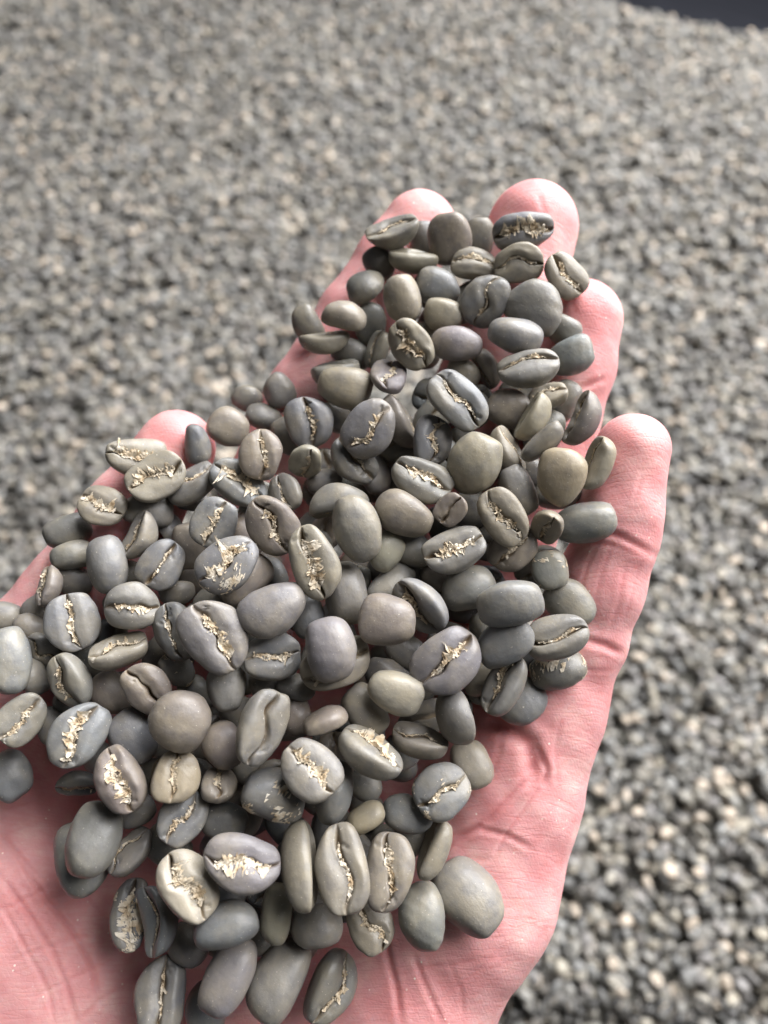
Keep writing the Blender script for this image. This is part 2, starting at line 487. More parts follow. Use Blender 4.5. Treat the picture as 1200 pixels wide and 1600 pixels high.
DIM = np.ceil((HI - LO) / H).astype(int)
AX = [LO[i] + H * np.arange(DIM[i]) for i in range(3)]
BIG = 12.0

def seg_field(field, A, B, ra, rb, k):
    lo = np.minimum(A, B) - max(ra, rb) - BIG; hi = np.maximum(A, B) + max(ra, rb) + BIG
    sl = []
    for i in range(3):
        i0 = max(0, int((lo[i] - LO[i]) / H)); i1 = min(DIM[i], int((hi[i] - LO[i]) / H) + 1)
        if i1 <= i0: return
        sl.append(slice(i0, i1))
    X = AX[0][sl[0]][:, None, None].astype(np.float32); Y = AX[1][sl[1]][None, :, None].astype(np.float32); Z = AX[2][sl[2]][None, None, :].astype(np.float32)
    ba = (B - A).astype(np.float32); L2 = float(ba @ ba) + 1e-9
    px, py, pz = X - np.float32(A[0]), Y - np.float32(A[1]), Z - np.float32(A[2])
    h = np.clip((px * ba[0] + py * ba[1] + pz * ba[2]) / L2, 0, 1)
    d = np.sqrt((px - h * ba[0]) ** 2 + (py - h * ba[1]) ** 2 + (pz - h * ba[2]) ** 2) - (ra + (rb - ra) * h)
    S = tuple(sl)
    f = field[S]
    hh = np.clip(0.5 + 0.5 * (d - f) / k, 0, 1)
    field[S] = d + (f - d) * hh - k * hh * (1 - hh)

def smin(a, b, k):
    hh = np.clip(0.5 + 0.5 * (b - a) / k, 0, 1)
    return b + (a - b) * hh - k * hh * (1 - hh)

def chain(field, pts, k):
    Q = [(cpt(x, y, d / 1000) * 1000, r) for x, y, d, r in pts]
    for (A, ra), (B, rb) in zip(Q[:-1], Q[1:]):
        seg_field(field, A, B, ra, rb, k)

hand_f = np.full(DIM, BIG, np.float32)
for c in PALM: chain(hand_f, c, 7.0)
fing = np.full(DIM, BIG, np.float32)
for nm, c in FINGERS.items():
    f1 = np.full(DIM, BIG, np.float32)
    chain(f1, c, 2.0)
    fing = smin(fing, f1, 1.2)
SDF = smin(hand_f, fing, 5.0)
del hand_f, fing, f1

def sdf_at(P):                       # P camera-space mm
    I = np.floor((P - LO) / H).astype(int)
    inside = np.all((I >= 0) & (I < DIM - 1), axis=-1)
    Ic = np.clip(I, 0, DIM - 2)
    fr = np.clip((P - LO) / H - Ic, 0, 1)
    out = 0
    for dx in (0, 1):
        for dy in (0, 1):
            for dz in (0, 1):
                wgt = (fr[..., 0] if dx else 1 - fr[..., 0]) * (fr[..., 1] if dy else 1 - fr[..., 1]) * (fr[..., 2] if dz else 1 - fr[..., 2])
                out = out + wgt * SDF[Ic[..., 0] + dx, Ic[..., 1] + dy, Ic[..., 2] + dz]
    return np.where(inside, out, BIG)

def sdf_grad(P):
    g_ = np.stack([sdf_at(P + e) - sdf_at(P - e) for e in np.eye(3) * 0.7], -1)
    return g_ / (np.linalg.norm(g_, axis=-1, keepdims=True) + 1e-9)

def surface_nets(S):
    neg = S < 0
    cnt = np.zeros(np.array(S.shape) - 1, np.uint8)
    for dx in (0, 1):
        for dy in (0, 1):
            for dz in (0, 1):
                cnt += neg[dx:S.shape[0] - 1 + dx, dy:S.shape[1] - 1 + dy, dz:S.shape[2] - 1 + dz]
    act = (cnt > 0) & (cnt < 8)
    idx = np.argwhere(act)
    vid = np.full(act.shape, -1, np.int32); vid[act] = np.arange(len(idx))
    corners = np.array([(i, j, k) for i in (0, 1) for j in (0, 1) for k in (0, 1)])
    val = np.stack([S[idx[:, 0] + c[0], idx[:, 1] + c[1], idx[:, 2] + c[2]] for c in corners], 1)
    acc = np.zeros((len(idx), 3)); num = np.zeros(len(idx))
    for i in range(8):
        for j in range(i + 1, 8):
            if np.abs(corners[i] - corners[j]).sum() != 1: continue
            cr = (val[:, i] < 0) != (val[:, j] < 0)
            t = val[:, i] / (val[:, i] - val[:, j] + 1e-12)
            pt = corners[i] + t[:, None] * (corners[j] - corners[i])
            acc[cr] += pt[cr]; num[cr] += 1
    V = (idx + acc / num[:, None]) * H + LO
    quads = []
    for ax in range(3):
        u, v = [(1, 2), (2, 0), (0, 1)][ax]
        sl0 = [slice(1, -1)] * 3; sl1 = [slice(1, -1)] * 3
        sl0[ax] = slice(0, -1); sl1[ax] = slice(1, None)
        A = neg[tuple(sl0)]; B = neg[tuple(sl1)]
        ch = np.argwhere(A != B)
        flip = A[A != B]
        base = ch.copy()
        for o in range(3):
            if o != ax: base[:, o] += 1
        eu = np.zeros(3, int); eu[u] = 1
        ev = np.zeros(3, int); ev[v] = 1
        q = [vid[tuple((base - s * eu - t * ev).T)] for s, t in ((1, 1), (0, 1), (0, 0), (1, 0))]
        q = np.stack(q, 1)
        q[~flip] = q[~flip][:, ::-1]
        quads.append(q)
    return V, np.vstack(quads)

hv, hq = surface_nets(SDF)
# deeper creases of palm and fingers as polylines over the skin (photo x, y), width px, depth mm, flush
CREASES = [
 ([(760, 1118), (793, 1137), (825, 1160), (834, 1190), (828, 1216)], 17, 1.3, 0.65),
 ([(838, 1165), (856, 1205), (850, 1225)], 6, 0.5, 0.35),
 ([(828, 1213), (800, 1240), (760, 1280), (710, 1313), (670, 1340)], 7, 0.55, 0.45),
 ([(857, 1213), (820, 1267), (795, 1300), (770, 1345)], 5, 0.35, 0.3),
 ([(700, 1312), (747, 1293), (793, 1307), (830, 1325)], 6, 0.45, 0.4),
 ([(690, 1352), (730, 1340), (770, 1345)], 5, 0.3, 0.3),
 ([(790, 1130), (780, 1180), (765, 1215)], 6, 0.3, 0.25),
 ([(875, 1120), (868, 1170), (872, 1230)], 5, 0.25, 0.2),
 ([(598, 1450), (606, 1500), (620, 1547), (628, 1600)], 7, 0.55, 0.45),
 ([(645, 1490), (670, 1553), (690, 1600)], 6, 0.4, 0.35),
 ([(600, 1530), (650, 1516), (700, 1508), (765, 1494)], 5, 0.25, 0.25),
 ([(630, 1580), (690, 1560), (740, 1520), (790, 1480)], 5, 0.22, 0.2),
 ([(700, 1500), (720, 1550), (725, 1590)], 5, 0.25, 0.2),
 ([(880, 1000), (915, 1000), (945, 1008), (972, 1022)], 8, 0.6, 0.45),
 ([(870, 1040), (915, 1045), (955, 1050)], 5, 0.25, 0.2),
 ([(905, 815), (940, 828), (975, 842), (1025, 868)], 8, 0.55, 0.5),
 ([(900, 845), (950, 850), (1010, 872)], 5, 0.3, 0.3),
 ([(1033, 703), (1003, 740), (990, 785)], 5, 0.3, 0.25),
 ([(938, 838), (918, 880), (907, 925)], 5, 0.28, 0.25),
 ([(957, 850), (940, 900), (930, 940)], 5, 0.25, 0.2),
 ([(978, 880), (966, 940), (950, 985)], 5, 0.25, 0.2),
 ([(1000, 880), (985, 930), (975, 960)], 4, 0.2, 0.15),
 ([(0, 1367), (42, 1425), (83, 1487), (108, 1554), (121, 1600)], 6, 0.50, 0.35),
 ([(20, 1325), (62, 1392), (112, 1454), (146, 1517), (156, 1570)], 6, 0.5, 0.35),
 ([(0, 1412), (29, 1462), (62, 1521), (78, 1560), (85, 1600)], 5, 0.4, 0.3),
 ([(0, 1300), (30, 1335), (70, 1380)], 5, 0.35, 0.3),
 ([(70, 1290), (110, 1370), (170, 1440), (195, 1500)], 5, 0.3, 0.25),
 ([(0, 1425), (42, 1402), (90, 1378)], 5, 0.3, 0.25),
 ([(10, 1505), (83, 1479), (150, 1455)], 5, 0.3, 0.25),
 ([(0, 1268), (60, 1250)], 5, 0.3, 0.25),
 ([(0, 1304), (80, 1278)], 5, 0.3, 0.25),
 ([(40, 1560), (110, 1530), (180, 1500)], 5, 0.25, 0.2),
 ([(120, 1600), (160, 1560), (200, 1535)], 5, 0.25, 0.2),
 ([(840, 300), (850, 330), (842, 350)], 6, 0.3, 0.2),
 ([(905, 445), (893, 470), (900, 490)], 5, 0.3, 0.2),
 ([(900, 610), (925, 600), (945, 590)], 6, 0.4, 0.3),
]
dep = -hv[:, 2]
hpx = 600 + hv[:, 0] / dep * F_PX; hpy = 800 - hv[:, 1] / dep * F_PX
gn = sdf_grad(hv)
facing = np.clip(gn[:, 2] * 2, 0, 1)
disp = np.zeros(len(hv)); flush = np.zeros(len(hv))
for pts, wd, dp, fl in CREASES:
    best = np.full(len(hv), 1e9)
    pts = np.array(pts, float)
    x0, y0 = pts.min(0) - 40; x1, y1 = pts.max(0) + 40
    m = (hpx > x0) & (hpx < x1) & (hpy > y0) & (hpy < y1) & (facing > 0)
    P2 = np.stack([hpx[m], hpy[m]], 1)
    bb = np.full(len(P2), 1e9)
    jit = 3.0 * np.sin(P2[:, 0] * 0.05 + P2[:, 1] * 0.033)
    tot = len(pts) - 1
    fade = np.ones(len(P2))
    for i in range(tot):
        A, B = pts[i], pts[i + 1]
        t = np.clip(((P2 - A) @ (B - A)) / ((B - A) @ (B - A)), 0, 1)
        dd = np.linalg.norm(P2 - A - t[:, None] * (B - A) + jit[:, None] * 0.4, axis=1)
        up = dd < bb
        bb[up] = dd[up]
        s = (i + t[up]) / tot
        fade[up] = np.clip(np.minimum(s, 1 - s) * 5 + 0.25, 0, 1)
    wd = wd * 0.72
    e = np.exp(-(bb / wd) ** 2) * fade
    dp = dp * (0.5 if dp < 0.35 else 0.85)
    disp[m] -= 0.75 * dp * e - 0.2 * dp * np.exp(-((bb - 2.0 * wd) / wd) ** 2) * fade
    flush[m] = np.maximum(flush[m], fl * e)
# finger tips and the folds under the heap are redder
for (x, y, rr, am) in [(985, 690, 75, 0.35), (835, 330, 90, 0.25), (915, 480, 75, 0.25), (655, 340, 80, 0.25), (268, 680, 90, 0.35), (150, 1230, 110, 0.30), (800, 1160, 80, 0.25)]:
    flush = np.maximum(flush, am * np.exp(-(((hpx - x) ** 2 + (hpy - y) ** 2) / rr ** 2)))
soft = 0.10 * np.sin(hv[:, 0] * 0.33 + 1) * np.sin(hv[:, 1] * 0.29) + 0.05 * np.sin(hv[:, 0] * 0.9 + hv[:, 1] * 0.7)
hv = hv + gn * ((disp * facing) + soft * facing)[:, None]
hw = cam_to_world(hv / 1000)
org = hw.mean(0)
hand = bpy.data.objects.new('hand', mesh_from('hand', hw - org, hq, True, {'flush': flush}))
hand.location = org
hand.data.materials.append(MAT_SKIN)
hand['label'] = 'open left hand held palm up, pink skin, cupping a heap of coffee beans'
hand['category'] = 'hand'
COL.objects.link(hand)

# ------------------------------------------------------------------ the handful of beans
# x, y, length px, width px, axis angle, roll (0 crease to viewer, 180 back), pitch, tone, chaff 0-3 (+4 stuck flakes), layer
B = [
 (615,363,90,58,-20,-60,0,'g',1,1.3),(645,407,84,58,8,-80,0,'y',0,1.6),(703,374,82,74,80,180,0,'n',0,2),(662,374,60,48,90,180,0,'d',0,0),
 (750,376,70,55,90,175,0,'d',0,0),(593,413,60,50,60,180,0,'d',0,0.3),(571,448,66,58,-20,135,10,'g',1,1.5),(630,467,76,63,75,180,0,'y',0,2),
 (685,450,78,60,20,180,0,'u',0,1),(742,413,80,56,10,-40,0,'y',2,2),(758,470,87,78,115,0,0,'s',1,2.2),(693,490,68,58,10,180,0,'y',0,1.2),
 (713,538,84,62,2,180,0,'p',0,1.8),(643,538,84,68,57,5,0,'y',3,2.3),(537,493,76,52,10,125,0,'y',1,2),(507,533,84,50,-5,-85,0,'y',1,1.4),
 (482,507,66,48,60,180,0,'d',0,0.3),(578,505,72,56,90,180,0,'d',0,0.3),(548,552,66,50,20,180,0,'d',0,0.3),(590,548,62,48,110,60,0,'g',1,0.8),
 (608,588,70,62,100,0,52,'p',2,2.2),(540,605,88,67,10,180,0,'y',0,1.8),(525,580,86,50,-10,-80,0,'g',0,1.2),(436,611,58,52,60,180,0,'g',0,1.4),
 (386,623,50,42,20,180,0,'d',0,0.8),(413,650,60,46,15,150,0,'d',1,0.6),
 (816,363,104,64,-8,5,0,'u',3,1.6),(810,411,82,70,-4,0,0,'y',1,2.3),(883,432,82,64,48,-28,0,'y',2,2),(835,485,97,85,40,180,0,'g',0,1.3),
 (805,525,88,58,10,178,0,'u',0,1.9),(823,574,102,66,-10,-40,0,'g',1,2.3),(892,555,74,66,-20,180,0,'u',0,1.2),(880,515,60,50,30,180,0,'g',0,0.3),
 (725,583,62,50,30,180,0,'y',0,1),(760,575,72,52,60,70,0,'n',1,0.5),(714,625,112,88,47,-18,0,'u',1,2.4),(795,640,72,65,20,180,0,'n',0,1.8),
 (832,652,86,54,-60,-80,0,'y',0,2),(857,620,66,50,-20,-50,0,'y',2,1.1),(880,628,76,54,-60,180,0,'g',0,0.6),
 (908,657,92,56,-65,-75,0,'g',1,1.5),(848,690,84,54,-45,-85,0,'g',1,2.2),(935,726,90,60,-70,-62,0,'y',1,1.1),(874,745,96,80,100,180,0,'Y',0,2.2),
 (914,817,98,66,-12,180,0,'u',0,1),(742,725,108,84,-68,180,0,'y',0,2.3),(793,706,86,58,60,-70,0,'y',2,1.2),(810,765,84,58,65,180,0,'g',0,1.2),
 (825,733,60,50,30,180,0,'d',0,0),(787,808,97,74,58,0,0,'y',2,2.3),(856,822,66,52,-60,0,45,'y',2,1.6),(802,856,92,70,-45,5,0,'n',2,1.4),
 (710,859,100,74,-20,-20,0,'g',3,2.2),(862,890,66,62,80,175,0,'g',4,1.6),(798,942,110,84,-10,180,0,'u',0,2.4),(733,919,90,68,-25,180,0,'g',0,1.3),
 (890,944,90,74,40,180,0,'g',0,1),(873,994,106,74,-12,-5,0,'g',1,1.9),(704,797,58,48,-50,-10,10,'n',0,2.3),(658,748,108,72,25,-20,0,'g',2,2.2),
 (676,688,84,64,97,-22,0,'u',2,2.2),(577,671,97,82,-42,0,0,'p',2,2.3),(484,659,82,78,78,5,0,'u',2,2.1),(479,724,66,56,-70,0,42,'y',2,2),
 (552,719,88,64,50,-25,0,'s',1,1.3),(627,660,92,62,60,-80,0,'n',1,1),(631,804,99,70,20,180,0,'n',0,2.2),(558,828,113,78,68,180,0,'g',0,2.3),
 (603,862,68,56,120,160,0,'y',1,1.2),(527,785,98,60,-15,75,0,'g',1,1.3),(491,878,121,84,72,12,0,'y',3,2.5),(540,927,100,76,80,180,0,'g',0,1.2),
 (426,821,102,84,55,12,0,'n',2,2.2),(408,711,82,72,92,0,0,'n',2,2.2),(427,951,113,84,-28,180,0,'p',0,2.4),(482,962,72,56,80,180,0,'s',1,0.5),
 (515,1014,105,84,75,180,0,'p',0,2.4),(605,968,93,88,10,180,0,'n',0,2.4),(658,946,102,78,48,45,0,'u',2,1.7),(622,890,96,66,10,180,0,'d',0,0.2),
 (645,860,72,56,30,180,0,'g',0,0.5),(447,768,66,56,70,30,25,'g',1,1.5),(507,752,58,44,-10,140,0,'d',1,0.5),(450,680,62,50,60,180,0,'d',0,0.6),
 (523,652,62,50,30,180,0,'d',0,0),
 (215,715,96,64,0,-12,0,'y',3,1.3),(243,745,100,78,-32,-15,0,'y',3,2.2),(308,693,66,44,88,180,0,'s',0,1),(356,668,70,66,10,180,0,'n',0,1.6),
 (160,792,78,72,28,-10,20,'y',3,2),(372,754,100,68,38,-28,0,'u',3,2.1),(303,757,90,60,-38,-52,0,'g',2,1.2),(335,817,82,76,118,0,0,'u',2,2.2),
 (357,880,107,84,-38,-15,0,'u',7,2.5),(385,905,98,72,-45,180,0,'n',0,1.4),(218,838,82,56,-65,-60,0,'g',2,1.6),(168,881,97,64,80,180,0,'u',0,2.2),
 (251,883,82,75,125,0,0,'s',1,2.1),(208,948,92,78,-3,0,0,'g',2,2.2),(266,826,68,54,60,120,0,'s',1,0.6),(232,798,82,60,0,180,0,'g',0,1),
 (297,850,78,58,75,180,0,'n',0,0.5),(112,868,72,52,-10,170,0,'g',0,1.2),(108,833,76,58,-20,180,0,'d',0,0.6),(207,898,56,46,20,180,0,'d',0,0.5),(277,927,58,44,-10,180,0,'d',0,0.6),
 (117,908,64,52,20,180,0,'d',0,0.6),(275,988,102,72,70,30,0,'s',1,1.3),(337,995,124,97,57,0,0,'p',2,2.6),
 (114,972,102,86,72,0,0,'u',2,2.2),(187,1017,96,62,-18,-48,0,'y',2,2.1),(77,915,74,48,100,70,20,'n',2,1.5),(12,1032,112,78,80,180,0,'u',0,2.1),
 (110,1063,97,66,60,48,0,'g',2,2.1),(52,1057,64,52,60,160,0,'g',1,1.2),(68,1013,64,52,40,40,0,'d',1,0.7),(48,983,62,50,30,180,0,'d',0,0.5),
 (33,1123,90,75,-53,0,0,'g',2,2.1),(122,1149,117,90,-64,0,0,'u',3,2.4),(12,1213,88,78,60,180,0,'u',0,1.2),(227,1075,90,74,45,10,0,'n',0,1.9),
 (282,1127,98,95,30,180,0,'n',0,2.5),(173,1083,74,60,60,180,0,'n',0,0.6),(208,1152,90,80,50,180,0,'s',0,1.3),(187,1218,117,78,60,10,0,'n',3,2.4),
 (273,1213,86,80,95,0,0,'Y',2,2.2),(354,1075,78,67,90,180,0,'g',0,1.4),(350,1163,78,68,60,180,0,'n',0,1.3),(341,1226,68,62,95,0,48,'n',2,1.5),
 (277,1047,62,50,40,180,0,'s',4,0.6),(305,1085,66,52,60,180,0,'d',0,0.2),(78,1135,66,52,60,180,0,'d',0,0.5),(120,1225,68,52,0,60,0,'s',2,0.7),
 (10,965,66,54,10,180,0,'d',0,0.4),(60,950,60,48,-40,180,0,'d',0,0.4),
 (426,1026,94,78,-8,-12,0,'u',2,1.7),(527,1040,116,82,-25,5,0,'y',2,1.7),(619,1082,94,74,25,180,0,'y',0,2.3),(410,1136,124,80,-70,22,0,'g',0,2.4),
 (508,1125,74,62,-20,115,0,'n',1,2.1),(578,1178,120,76,33,-55,0,'g',3,2.3),(570,1110,88,68,55,180,0,'n',0,1.3),(655,1158,97,66,15,-55,0,'n',1,1.7),
 (484,1203,106,88,45,-5,0,'g',3,2.5),(427,1242,116,84,15,180,0,'s',4,1.9),(519,1237,106,68,100,180,0,'u',0,1.4),(570,1278,72,50,-25,150,0,'Y',1,1.3),
 (637,1270,84,62,15,175,0,'u',0,1.4),(417,1073,66,54,30,180,0,'d',0,0.2),(463,1072,64,50,10,150,0,'d',1,0.6),(463,1118,66,50,80,180,0,'n',1,0.5),
 (567,1225,64,52,30,180,0,'d',0,0.2),(633,1017,72,56,40,180,0,'d',0,0.2),(350,1283,78,64,20,180,0,'s',0,0.8),
 (697,1033,124,100,-45,0,0,'p',2,2.5),(787,1005,97,74,-30,180,0,'u',0,1.8),(757,1058,78,58,-20,180,0,'y',0,1.2),(785,1068,107,70,-60,-42,0,'g',2,1.3),
 (815,1096,87,68,-40,180,0,'u',0,0.8),(870,1048,94,64,-15,180,0,'g',4,0.8),(710,1120,96,80,75,-125,0,'g',0,2.2),(735,1193,84,70,60,180,0,'y',0,0.8),
 (689,1237,98,88,-30,0,0,'u',6,2.2),(685,902,58,46,0,180,0,'n',0,0.2),(678,1327,102,66,-65,-72,0,'y',0,1.2),(650,1305,78,60,-30,175,0,'g',1,0.9),
 (146,1312,120,94,100,180,0,'g',0,2.2),(128,1340,124,86,65,180,0,'u',0,1.1),(205,1330,92,56,-55,-35,0,'g',1,1.2),(285,1278,94,80,-65,0,0,'u',2,1.7),
 (293,1383,124,94,52,0,0,'W',3,2.5),(245,1438,114,68,75,55,0,'u',1,1.8),(205,1430,112,66,85,0,0,'s',7,1.1),(355,1448,114,72,-12,180,0,'u',0,2.2),
 (251,1555,127,90,85,0,0,'s',1,1.6),(357,1525,127,84,-65,180,0,'p',0,2),(293,1475,78,64,40,180,0,'d',0,0.7),(213,1268,64,52,-30,180,0,'s',0,0.9),
 (262,1320,80,64,30,180,0,'d',0,0.2),(379,1347,124,99,5,0,0,'p',3,2.5),(355,1395,72,58,30,180,0,'s',0,0.6),(470,1355,142,74,82,-75,0,'y',1,2.3),
 (535,1356,144,92,80,0,0,'n',1,2.5),(608,1361,124,84,98,8,0,'n',2,2),(432,1430,94,56,95,180,0,'y',0,1.4),(493,1447,92,74,0,180,0,'g',1,1.3),
 (580,1447,88,78,60,0,0,'y',2,1.2),(661,1432,108,78,85,180,0,'g',0,1.5),(730,1402,128,106,50,180,0,'g',0,1),(518,1542,127,82,-62,38,0,'g',2,1.2),
 (437,1528,132,90,-60,180,0,'g',0,1.4),(322,1578,92,70,80,180,0,'s',0,0.7),(400,1462,70,56,30,180,0,'d',0,0.2),
]
TONES = {'g': (0.182, 0.176, 0.152), 'u': (0.172, 0.177, 0.170), 'y': (0.250, 0.225, 0.170), 'Y': (0.315, 0.268, 0.178), 'W': (0.44, 0.39, 0.295),
         'n': (0.194, 0.168, 0.138), 'p': (0.178, 0.164, 0.158), 's': (0.126, 0.130, 0.127), 'd': (0.138, 0.133, 0.117)}  # tone d puts the shade of the gaps into the buried beans' colour
# depth (mm) of the heap's surface at some photograph pixels
DS = np.array([(615,363,141),(703,374,137),(816,363,135),(883,432,132),(680,500,129),(560,600,131),(436,611,140),(386,623,141),(820,570,128),(890,560,131),
 (930,726,119),(914,817,119),(870,745,117),(700,700,121),(550,700,123),(410,710,125),(350,660,131),(215,715,125),(160,792,125),(250,880,121),(110,870,126),
 (77,915,124),(400,850,118),(560,850,117),(710,860,117),(800,940,115),(890,944,118),(870,1040,117),(815,1096,117),(700,1030,113),(600,968,113),(430,950,113),
 (337,995,112),(200,950,116),(114,972,116),(12,1032,115),(33,1123,113),(12,1213,113),(122,1149,112),(282,1127,110),(410,1136,109),(527,1040,111),(620,1082,111),
 (710,1120,112),(735,1193,115),(690,1237,112),(578,1178,110),(484,1203,108),(273,1213,109),(187,1218,109),(146,1312,109),(293,1383,108),(205,1430,112),
 (379,1347,107),(535,1356,107),(608,1361,108),(678,1327,112),(730,1402,115),(661,1432,113),(518,1542,113),(437,1528,112),(357,1525,109),(251,1555,110),(355,1448,107)], float)
def heap_depth(x, y):
    w_ = 1.0 / (((DS[:, 0] - x) ** 2 + (DS[:, 1] - y) ** 2) + 1500.0) ** 1.6
    return float((DS[:, 2] * w_).sum() / w_.sum())

def bean_frame(px, py, ang, roll, pitch):
    """axes of a bean (columns x, y, z) in camera space"""
    v = -cpt(px, py, 1.0); v /= np.linalg.norm(v)
    xr = np.array([1.0, 0, 0]); xr -= v * (xr @ v); xr /= np.linalg.norm(xr)
    yu = np.cross(v, xr)
    th, ro, pi_ = math.radians(ang), math.radians(roll), math.radians(pitch)
    a0 = math.cos(th) * xr - math.sin(th) * yu
    perp = -math.sin(th) * xr - math.cos(th) * yu
    a_ = math.cos(pi_) * a0 + math.sin(pi_) * v
    n0 = math.cos(pi_) * v - math.sin(pi_) * a0
    n_ = math.cos(ro) * n0 + math.sin(ro) * perp
    b_ = np.cross(n_, a_)
    return np.stack([a_, b_, n_], 1)

items = []
for row in B:
    x, y, L_, W_, ang, roll, pitch, tone, ch, lay = row
    d = heap_depth(x, y) + (2.2 - lay) * 3.9
    ct = 1 / math.sqrt(1 + ((x - 600) / F_PX) ** 2 + ((y - 800) / F_PX) ** 2)
    L_, W_ = L_ * 0.955 * (0.5 + 0.5 * ct), W_ * 0.955 * (0.5 + 0.5 * ct)
    jr = rng.uniform(-9, 9) if abs(roll) > 150 else 0
    items.append(dict(px=x, py=y, d=d, a=1.02 * L_ * d / F_PX / 2, b=1.03 * W_ * d / F_PX / 2, R=bean_frame(x, y, ang, roll + jr, pitch + rng.uniform(-6, 6)),
                      roll=roll, pitch=pitch, tone=tone, ch=ch, lay=lay, fill=False))
# beans deeper in the heap, seen only through the gaps
HEAP = np.array([(600,380),(700,365),(850,390),(890,520),(880,650),(890,740),(860,900),(840,1030),(760,1070),(690,1190),(650,1320),(590,1410),(500,1460),(340,1520),
 (285,1480),(250,1300),(130,1160),(30,1060),(70,960),(140,890),(190,810),(240,760),(330,730),(440,665),(510,585),(530,500)], float)
def in_heap(x, y):
    c = False
    for (xa, ya), (xb, yb) in zip(HEAP, np.roll(HEAP, -1, 0)):
        if (ya > y) != (yb > y) and x < (xb - xa) * (y - ya) / (yb - ya) + xa: c = not c
    return c
tries = 0
nfill = 0
while tries < 9000 and nfill < 145:
    tries += 1
    x, y = rng.uniform(0, 900), rng.uniform(380, 1560)
    if not in_heap(x, y): continue
    d = heap_depth(x, y) + rng.choice([6.5, 8.0, 9.5, 14.0])
    P = cpt(x, y, d / 1000) * 1000
    if sdf_at(P[None])[0] < 2.6: continue
    if min((math.hypot((i['px'] - x), (i['py'] - y)) * d / F_PX) ** 2 + (2.0 * (i['d'] - d)) ** 2 for i in items) < 5.6 ** 2: continue
    items.append(dict(px=x, py=y, d=d, a=rng.uniform(3.6, 4.8), b=rng.uniform(2.9, 3.6), R=bean_frame(x, y, rng.uniform(0, 180), rng.choice([0, 180]) + rng.normal() * 25, rng.normal() * 12),
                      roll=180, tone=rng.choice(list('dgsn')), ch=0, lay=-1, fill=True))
    nfill += 1
# settle: beans push each other apart (mostly in depth) and rest on the skin
nb = len(items)
px0 = np.array([i['px'] for i in items], float); py0 = np.array([i['py'] for i in items], float)
PX, PY, DD = px0.copy(), py0.copy(), np.array([i['d'] for i in items], float)
D0 = DD.copy()
fillm = np.array([i['fill'] for i in items])
OFF = []; RAD = []
for i in items:
    a, b = i['a'], i['b']; c = 0.44 * a
    loc = np.array([(s * (a - c) * .97, 0, 0) for s in (-1, 1)] + [(s * (a - c) * .52, t * (b - c) * .80, 0) for s in (-1, 1) for t in (-1, 1)] + [(0, t * (b - c), 0) for t in (-1, 1)] + [(0, 0, 0)])
    loc[:, 2] = -0.08 * a
    OFF.append(loc @ i['R'].T); RAD.append(np.full(len(loc), c * 0.97))
OFF = np.array(OFF); RAD = np.array(RAD)
LAY = np.array([i['lay'] for i in items])
for it in range(150):
    C = np.stack([(PX - 600) / F_PX * DD, -(PY - 800) / F_PX * DD, -DD], 1)
    dist = np.linalg.norm(C[:, None] - C[None], axis=-1)
    I, J = np.where(np.triu(dist < 13.0, 1))
    SI = C[I][:, None] + OFF[I]; SJ = C[J][:, None] + OFF[J]
    dv = SI[:, :, None] - SJ[:, None]
    ds = np.linalg.norm(dv, axis=-1)
    ov = (RAD[I][:, :, None] + RAD[J][:, None]) - ds
    k_ = ov.reshape(len(I), -1).argmax(1)
    om = np.take_along_axis(ov.reshape(len(I), -1), k_[:, None], 1)[:, 0]
    hit = om > 0.05
    I, J, om, k_ = I[hit], J[hit], om[hit], k_[hit]
    nrm = dv.reshape(len(dv), -1, 3)[hit][np.arange(len(I)), k_]
    nrm = nrm / (np.linalg.norm(nrm, axis=1, keepdims=True) + 1e-9)
    # upper layers rise, lower ones sink
    bias = np.sign(LAY[I] - LAY[J]) * 0.55
    nrm[:, 2] += bias
    nrm /= np.linalg.norm(nrm, axis=1, keepdims=True) + 1e-9
    mv = np.zeros((nb, 3)); cn = np.zeros(nb)
    np.add.at(mv, I, nrm * om[:, None] * 0.5); np.add.at(mv, J, -nrm * om[:, None] * 0.5)
    np.add.at(cn, I, 1); np.add.at(cn, J, 1)
    mv /= np.maximum(cn, 1)[:, None] ** 0.6
    # the hand
    S = C[:, None] + OFF
    sd = sdf_at(S) - RAD
    kk = sd.argmin(1); sm = sd[np.arange(nb), kk]
    pen = sm < 0
    if pen.any():
        gp = sdf_grad(S[pen, kk[pen]])
        mv[pen] += gp * (-sm[pen])[:, None] * 0.8
    DD += -mv[:, 2] + np.where(sm > 0.1, 0.02, 0.0)
    lat = np.where(fillm, 1.0, 0.30)
    PX += mv[:, 0] * F_PX / DD * lat; PY += -mv[:, 1] * F_PX / DD * lat
    sp = np.where(fillm, 0.0, 0.10)
    PX += (px0 - PX) * sp; PY += (py0 - PY) * sp
    DD += (D0 - DD) * np.where(fillm, 0.0, 0.012)
print('SETTLE: max overlap %.2f mean %.2f  shift px %.1f  depth move %.2f' % (om.max(), om.mean(), np.abs(PX - px0)[~fillm].mean(), np.abs(DD - D0).mean()), 'beans', nb)

for n_, i in enumerate(items):
    if not i['fill']:
        k_ = DD[n_] / D0[n_]
        i['a'] *= k_; i['b'] *= k_
print('size scale after settling', np.percentile((DD / D0)[~fillm], [0, 10, 50, 90, 100]).round(3))

def place(o, C_mm, R):
    M = Matrix.Identity(4)
    Rw = RCn @ R
    for r_ in range(3):
        for c_ in range(3): M[r_][c_] = Rw[r_, c_]
    M.translation = Vector(cam_to_world(C_mm / 1000))
    o.matrix_world = M

